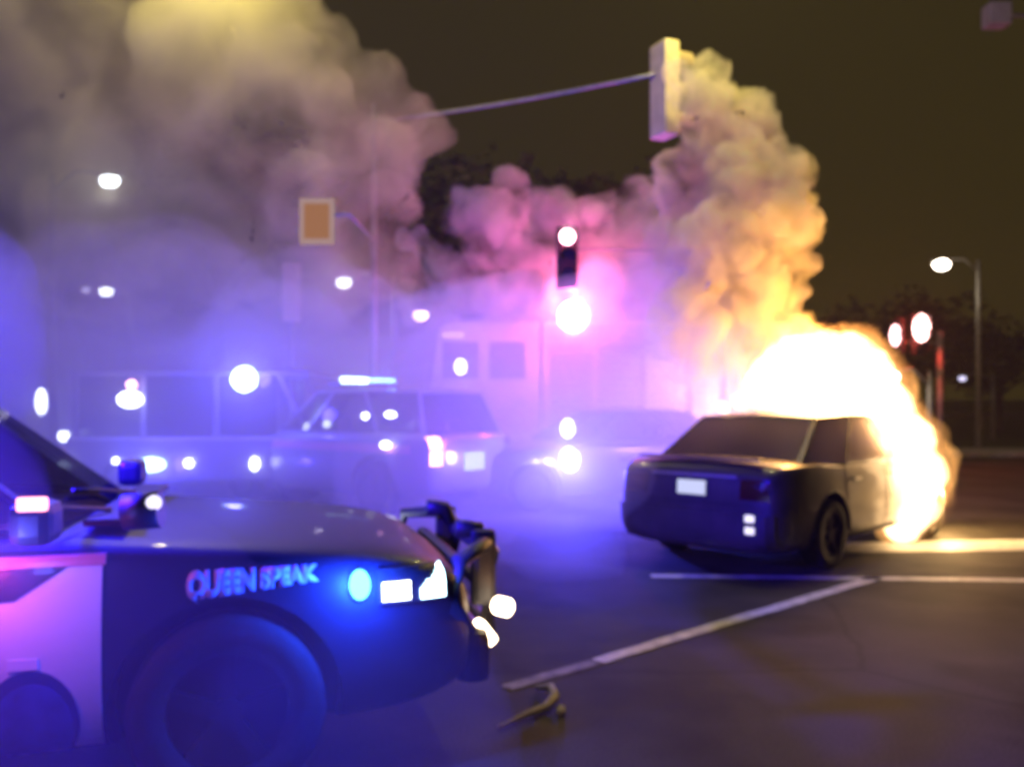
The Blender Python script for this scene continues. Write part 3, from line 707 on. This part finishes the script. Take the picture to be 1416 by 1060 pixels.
# pale van on the left, side on
vn = thing('rescue_van', 'long rescue van with a row of white side lamps behind the police car', 'van', (P(85, 700, 13.2).x, 14.3, 0), 0)
Lv = 4.3; Wv = 1.95; Hv = 2.0
bm = bmesh.new()
pts = [(0, 0.35), (Lv, 0.35), (Lv, 0.85), (Lv - 0.12, 1.05), (Lv - 0.75, 1.12), (Lv - 1.35, Hv), (0.1, Hv), (0, Hv - 0.15)]
pts = [(0, 0.35), (Lv, 0.35), (Lv, 0.85), (Lv - 0.1, 1.02), (0, 1.02)]
f0 = [bm.verts.new((x, -Wv / 2, z)) for x, z in pts]; f1 = [bm.verts.new((x, Wv / 2, z)) for x, z in pts]
bm.faces.new(f0); bm.faces.new(f1[::-1])
for k in range(len(pts)): bm.faces.new((f0[k], f1[k], f1[(k + 1) % len(pts)], f0[(k + 1) % len(pts)]))
from_bm('body', bm, M['van_paint'], vn, bevel=0.05)
bm = bmesh.new(); box_bm(bm, (Lv / 2 - 0.3, 0, Hv - 0.04), (Lv - 0.7, Wv * 0.94, 0.1)); from_bm('roof', bm, M['van_paint'], vn, bevel=0.03)
for s in (-1, 1):
    for x in (0.12, 1.15, 2.25, 3.2): box('pillar', (x + (0.22 if x > 3 else 0), s * Wv * 0.47, 1.48), (0.09, 0.06, 1.02), M['van_paint'], vn, 0.01, ry=(-0.45 if x > 3 else 0))
    for x0, x1 in ((0.17, 1.10), (1.20, 2.20), (2.30, 3.15)): box('side_window', ((x0 + x1) / 2, s * Wv * 0.465, 1.48), (x1 - x0, 0.02, 0.90), M['glass'], vn, 0.004)
    for ax in (0.85, Lv - 0.8): wheel(vn, ax, s * (Wv / 2 - 0.1), 0.35, 0.22, s)
    box('side_trim', (Lv / 2, s * (Wv / 2 + 0.01), 0.985), (Lv - 0.2, 0.03, 0.03), M['silver'], vn, 0.005)
seats(vn, (1.3, 2.4), z=1.0)
invv = vn.matrix_basis.inverted()
Yv = 13.27
for (px, py, r, sc, mm) in [(90, 641, .055, (2, 1, 1), 'e_white'), (160, 637, .05, (1, 1, 1), 'e_white'), (209, 642, .11, (2.0, 1, 1), 'e_cool'), (261, 640, .07, (1, 1, 1), 'e_white'), (352, 641, .07, (1, 1, 1.5), 'e_white')]:
    ball('side_lamp', invv @ P(px, py, Yv), r, M[mm], vn, sc)
ball('roof_flood', invv @ P(338, 524, Yv + 0.1), 0.2, emit('flood_cool', (0.6, 0.9, 1.0), 14), vn)
light('roof_flood_glow', invv @ P(338, 524, Yv - 0.4), 270, (0.06, 0.05, 1.0), vn, 0.1)
wk = thing_part('work_lamp', vn)
ball('work_lens', invv @ P(180, 552, Yv), 0.17, M['e_white'], wk, (1.1, 1, 0.75)); ball('work_lens', invv @ P(182, 532, Yv), 0.08, M['e_pink'], wk)
light('side_lamp_glow', invv @ P(210, 650, Yv - 0.5), 110, (0.07, 0.045, 1.0), vn, 0.1)
for (px, py) in ((425, 592), (452, 586)): ball('side_lamp', invv @ P(px, py, Yv), 0.06, M['e_white'], vn, (1, 1, 1.4 if px < 430 else 1))

# dark box ambulance cut by the left edge
am = thing('box_ambulance', 'dark tall box ambulance cut off by the left edge, lit only by blue light', 'ambulance', (P(112, 600, 15.5).x - 5.2, 17.0, 0), 0)
truck(am, 5.2, 2.2, 3.05, 1.6, M['navy'], M['navy'], bays=3)
inva = am.matrix_basis.inverted()
ball('side_lamp', inva @ P(57, 555, 15.8), 0.12, M['e_white'], am, (0.8, 1, 2.0))
for px, py, r in ((88, 603, .1), (117, 599, .09)): ball('side_lamp', inva @ P(px, py, 15.8), r, M['e_white'], am)

# ---------------------------------------------------------------- street furniture
def signal(name, label, pos, h, w, rz, m_house, lit=None, group='traffic signals of the crossing', lit_m=None):
    t = thing(name, label, 'traffic light', pos, rz, group)
    bm = bmesh.new(); box_bm(bm, (0, 0, h / 2), (w, w * 0.62, h)); from_bm('housing', bm, m_house, t, bevel=0.03)
    bm = bmesh.new(); box_bm(bm, (0, w * 0.33, h / 2), (w * 1.5, 0.02, h * 1.12))
    for k in range(3):
        z = h * (0.83 - 0.33 * k)
        lens = cyl('lens', (0, -w * 0.31, z), (0, -w * 0.35, z), w * 0.36, (lit_m if lit == k else M['plastic']), t, seg=20)
        v = bmesh.new(); N = 14; rg = []
        for i in range(N + 1):
            a = math.pi * (-0.15 + 1.3 * i / N)
            rg.append([v.verts.new((w * 0.4 * math.cos(a), -w * 0.31 - dy, z + w * 0.4 * math.sin(a))) for dy in (0, 0.7 * w)])
        for p, q in zip(rg, rg[1:]): v.faces.new((p[0], q[0], q[1], p[1]))
        bmesh.ops.solidify(v, geom=v.faces[:], thickness=0.006)
        from_bm('visor', v, M['plastic'] if m_house is not M['signal_yellow'] else m_house, t)
    bm.free()
    return t
# mast pole with its long arm, carrying the near signal
Ym = 11.4
mp = thing('mast_pole', 'tall galvanised pole with a long thin arm reaching to the hanging signal', 'signal pole', (P(517, 300, 14.8).x, 14.8, 0))
mpl = mp.matrix_basis.inverted()
tube('pole', [(0, 0, 0), (0, 0, 3), (0, 0, 6.5)], [0.075, 0.065, 0.05], M['galv'], mp, 12)
a0 = P(520, 168, 14.8); a1 = P(905, 103, Ym)
tube('arm', [mpl @ a0.lerp(a1, t) + Vector((0, 0, -0.12 * math.sin(math.pi * t) * 0.4)) for t in [k / 8 for k in range(9)]], [0.03 - 0.001 * k for k in range(9)], M['galv'], mp, 8)
cyl('base_flange', (0, 0, 0), (0, 0, 0.08), 0.2, M['galv'], mp)
signal('traffic_signal', 'cream signal head seen from the side at the end of the long arm', P(919, 190, Ym), 1.2, 0.36, R(115), M['signal_yellow'])
# framed sign in the smoke; glow put into its face and border replaces front light
sg = thing('square_sign', 'small upright sign with pale border and orange face, glow added, in the smoke', 'sign', P(437, 335, 12.6) + Vector((0, 0.06, 0)))
box('border', (0, 0, 0.31), (0.50, 0.03, 0.66), emit('sign_border_glow', (0.85, 0.55, 0.5), 0.45), sg, 0.012)
box('face', (0, -0.02, 0.31), (0.36, 0.02, 0.5), emit('sign_face_glow', (0.8, 0.36, 0.16), 0.42), sg, 0.004)
tube('bracket', [(0, 0.03, 0.4), (0.45, 0.03, 0.42), (P(517, 300, 14.8).x - sg.location.x, 14.8 - sg.location.y, 0.42)], 0.022, M['galv'], sg)
signal('traffic_signal', 'pale signal head low in the purple smoke below the square sign', P(403, 445, 14.5), 0.95, 0.3, R(200), M['signal_yellow'])
cyl('signal_post', (P(403, 445, 14.5).x, 14.5, 0), P(403, 446, 14.5), 0.05, M['galv']); tag(C.objects['signal_post'], 'slim post under the pale signal head in the smoke', 'post')
# red signal in front of the smoke bank
ps = P(784, 400, 13.6)
signal('traffic_signal', 'dark signal head showing a red light above the fire engine', ps, 0.95, 0.32, 0, M['plastic'], lit=0, lit_m=emit('sig_red', (1.0, 0.45, 0.55), 14))
sp = thing('signal_pole', 'slim pole in the smoke whose side arm carries the red signal above the fire engine', 'signal pole', (P(1000, 400, 13.9).x, 13.9, 0))
tube('pole', [(0, 0, 0), (0, 0, ps.z + 0.75)], 0.055, M['galv'], sp)
tube('side_arm', [(0, 0, ps.z + 0.62), (ps.x - sp.location.x, -0.08, ps.z + 0.66)], 0.012, M['galv'], sp)
light('signal_glow', ps + Vector((0, -0.55, 0.8)), 20, (1, 0.08, 0.2), None, 0.06)
# red signals on the far right
pr = P(1270, 505, 21)
signal('traffic_signal', 'red traffic light glowing widest, right of the flames', P(1270, 490, 21), 0.95, 0.34, 0, M['plastic'], lit=0, lit_m=emit('sig_red_far', (1.0, 0.32, 0.28), 9))
ball('lens_glow', (0, -0.16, 0.62), 0.24, emit('sig_red_low', (1.0, 0.5, 0.45), 10), [o for o in C.objects if o.get('label', '').startswith('red traffic light glowing')][0], (0.85, 0.3, 1.4))
s2 = signal('traffic_signal', 'narrow side-turned red traffic light left of the widest red one', P(1245, 488, 21.2), 0.85, 0.2, R(-50), M['plastic'], lit=1, lit_m=emit('sig_red_side', (1.0, 0.25, 0.25), 4))
ball('lens_glow', (-0.06, -0.13, 0.42), 0.13, emit('sig_pink_side', (1.0, 0.5, 0.5), 7), s2, (1, 0.6, 2.0))
light('signal_glow', P(1270, 450, 20.4), 260, (1, 0.05, 0.03), None, 0.08)
rp = thing('signal_pole', 'dark pole under the two red lights at right', 'signal pole', (P(1300, 600, 21.3).x, 21.3, 0))
tube('pole', [(0, 0, 0), (0, 0, 3.2)], 0.08, M['galv'], rp); tube('bracket', [(0, 0, 2.9), (-0.9, 0, 2.95)], 0.03, M['galv'], rp)
# street lamps
def lamp(label, pos, arm, r, m_e, energy, col, hw=0.12, group='street lamps'):
    t = thing('street_lamp', label, 'street lamp', (pos.x + arm, pos.y, 0), 0, group)
    H = pos.z + 0.12
    tube('pole', [(0, 0, 0), (0, 0, H * 0.6), (0, 0, H)], [0.09, 0.07, 0.05], M['galv'], t, 10)
    tube('arm', [(0, 0, H - 0.3), (-arm * 0.4, 0, H + 0.05), (-arm, 0, H + 0.03)], 0.03, M['galv'], t)
    hd = box('lamp_head', (-arm, 0, H), (0.5, 0.22, 0.1), M['galv'], t, 0.03)
    ball('lens', (-arm, -0.04, H - 0.12), r, m_e, hd, (1.15, 0.7, 0.8))
    if energy: light('lamp_glow', (-arm, -0.1, H - 0.35), energy, col, t, 0.08)
    return t
lamp('bright street lamp high at the upper left, in purple smoke', P(153, 251, 15.2), -1.0, 0.15, M['e_white'], 12, (0.8, 0.8, 1.0))
lamp('lower street lamp at left, with a faint second one beside it', P(148, 403, 24), -1.2, 0.17, M['e_white'], 12, (0.8, 0.7, 1.0))
lamp('faint street lamp just left of the lower lit one', P(120, 401, 24.6), 1.2, 0.11, M['e_dim'], 0, (1, 1, 1))
lamp('slanting narrow street lamp below and right of the square sign', P(476, 391, 16), 0.9, 0.12, M['e_white'], 25, (0.85, 0.75, 1.0))
lamp('pinkish street lamp over the rear of the fire engine cab', P(582, 436, 17.5), 0.8, 0.14, emit('lamp_pinkish', (1, 0.7, 0.95), 10), 18, (1, 0.4, 0.8))
lamp('lone street lamp in the dark sky at right', P(1301, 366, 26), 1.1, 0.22, M['e_warm'], 50, (1, 0.8, 0.55))
lamp('dim far street lamp low at right', P(1330, 523, 34), 1.2, 0.13, M['e_dim'], 0, (1, 1, 1))
lamp('short street lamp with a long tube just right of the flames', P(1228, 521, 19), 0.9, 0.20, M['e_warm'], 20, (1, 0.8, 0.6))
# sodium lamp of the crossing, its head just above the frame
lamp('tall sodium street lamp over the crossing, its head above the picture', Vector((-4.6, 13.0, 9.3)), -5.2, 0.2, emit('sodium', (1.0, 0.78, 0.32), 12), 640, (1.0, 0.83, 0.24))
lamp('second tall sodium street lamp, unseen, added to brighten the plume and signal head', Vector((2.5, 10.3, 7.6)), 4.6, 0.2, bpy.data.materials['sodium'], 520, (1.0, 0.86, 0.30))  # unseen lamp added so the plume top and signal head catch yellow light
# small pale box high at upper right
ub = thing('utility_pole', 'utility pole whose small pale box shows at the top right corner', 'pole', (P(1440, 100, 20).x, 20, 0))
tube('pole', [(0, 0, 0), (0, 0, 11.5)], 0.13, M['bark'], ub)
pbx = P(1378, 22, 20) - Vector(ub.location)
box('pale_box', pbx, (0.5, 0.4, 0.5), M['concrete'], ub, 0.04); tube('box_arm', [(0, 0, pbx.z), pbx], 0.04, M['galv'], ub)

# guard rail and posts far right
gr = thing('guard_rail', 'pale guard rail across the far verge at right', 'guard rail', (18, 46, 0))
box('rail', (4, 0, 0.72), (26, 0.06, 0.28), M['galv'], gr, 0.02)
for k in range(9): box('post', (-8.5 + 3.0 * k, 0.1, 0.36), (0.12, 0.12, 0.72), M['galv'], gr, 0.01)
for i, (px, w) in enumerate(((1300, 0.16), (1287, 0.12))):
    b = thing('bollard', ['pale post standing right of the flames, the nearer to the red signal pole', 'thinner pale post standing right beside the flames'][i], 'post', (P(px, 600, 23).x, 23, 0), 0, 'pale posts by the kerb')
    cyl('shaft', (0, 0, 0), (0, 0, 1.6), w / 2, M['concrete'], b); ball('cap', (0, 0, 1.6), w / 2, M['concrete'], b, (1, 1, 0.5))

# debris on the road
db = tube('bent_trim', [G(690, 1010) + Vector((0, 0, .02)), G(725, 996) + Vector((0, 0, .03)), G(755, 985) + Vector((0, 0, .03)), G(768, 975) + Vector((0, 0, .05)), G(762, 962) + Vector((0, 0, .05)), G(742, 955) + Vector((0, 0, .02))],
          [0.010, 0.016, 0.02, 0.024, 0.022, 0.010], M['concrete']); tag(db, 'bent pale strip of broken trim lying on the road', 'debris')
bm = bmesh.new(); bmesh.ops.create_icosphere(bm, subdivisions=2, radius=0.035, matrix=Matrix.Translation(G(776, 987) + Vector((0, 0, .02))) @ Matrix.Diagonal((0.8, 1.2, 0.7, 1)))
for v in bm.verts: v.co += v.normal * 0.012 * noise.noise(v.co * 30)
tag(from_bm('trim_shard', bm, M['concrete']), 'small pale shard lying beside the bent strip of trim', 'debris')

# ---------------------------------------------------------------- trees behind the crossing
def tree(label, x, y, h, r, n, seed):
    rr = random.Random(seed)
    t = thing('tree', label, 'tree', (x, y, 0), 0, 'trees behind the crossing')
    bm = bmesh.new(); cyl_bm(bm, (0, 0, 0), (0.1, 0, h * 0.55), 0.26, 0.15, 10)
    limbs = []
    for k in range(7):
        a = 2 * math.pi * k / 7 + rr.random(); e = Vector((math.cos(a) * r * 0.7, math.sin(a) * r * 0.7, h * (0.62 + 0.25 * rr.random())))
        limbs.append(e); cyl_bm(bm, (0.08, 0, h * (0.35 + 0.15 * rr.random())), e, 0.09, 0.025, 6)
    from_bm('trunk', bm, M['bark'], t)
    clumps = [(e, r * (0.35 + 0.2 * rr.random())) for e in limbs] + [(Vector((0, 0, h * 0.9)), r * 0.5)] + \
             [(Vector(((rr.random() - .5) * 1.6 * r, (rr.random() - .5) * 1.6 * r, h * (0.5 + 0.4 * rr.random()))), r * 0.35) for _ in range(6)]
    vs_, fs_ = [], []
    for i in range(n):
        c, cr = clumps[i % len(clumps)]
        v = Vector((rr.gauss(0, 1), rr.gauss(0, 1), rr.gauss(0, 1))).normalized() * cr * rr.random() ** 0.4
        p = c + v; s = 0.12 + 0.12 * rr.random()
        q = Vector((rr.gauss(0, 1), rr.gauss(0, 1), rr.gauss(0, 1))).to_track_quat('Z', 'Y')
        k = len(vs_)
        for dx, dy in ((-1, 0), (0, -0.5), (1, 0), (0, 0.5)): vs_.append(p + q @ Vector((dx * s, dy * s, 0)))
        fs_.append((k, k + 1, k + 2, k + 3))
    me = bpy.data.meshes.new('crown'); me.from_pydata(vs_, [], fs_); link('crown', me, M['leaf'], t)
tree('tall leafy tree behind the long signal arm', -0.5, 27, 8.4, 3.6, 5200, 1)
tree('broad tree behind the hanging cream signal', 5.5, 31, 9, 4.2, 5200, 2)
tree('tree at far left behind the smoke', -10, 30, 11, 4.2, 3500, 3)
tree('dark tree behind the lone right street lamp', 17, 38, 5.4, 3.2, 3500, 4)
tree('low tree at the far right edge', 23, 42, 4.6, 3.0, 3000, 5)

# ---------------------------------------------------------------- haze round the whole place
bm = bmesh.new(); box_bm(bm, (0, 22, 7.0), (90, 84, 16.1))
hz = from_bm('haze', bm, vol('haze_air', (0.95, 0.82, 0.50), 0.0011, aniso=0.0)); tag(hz, kind='stuff')
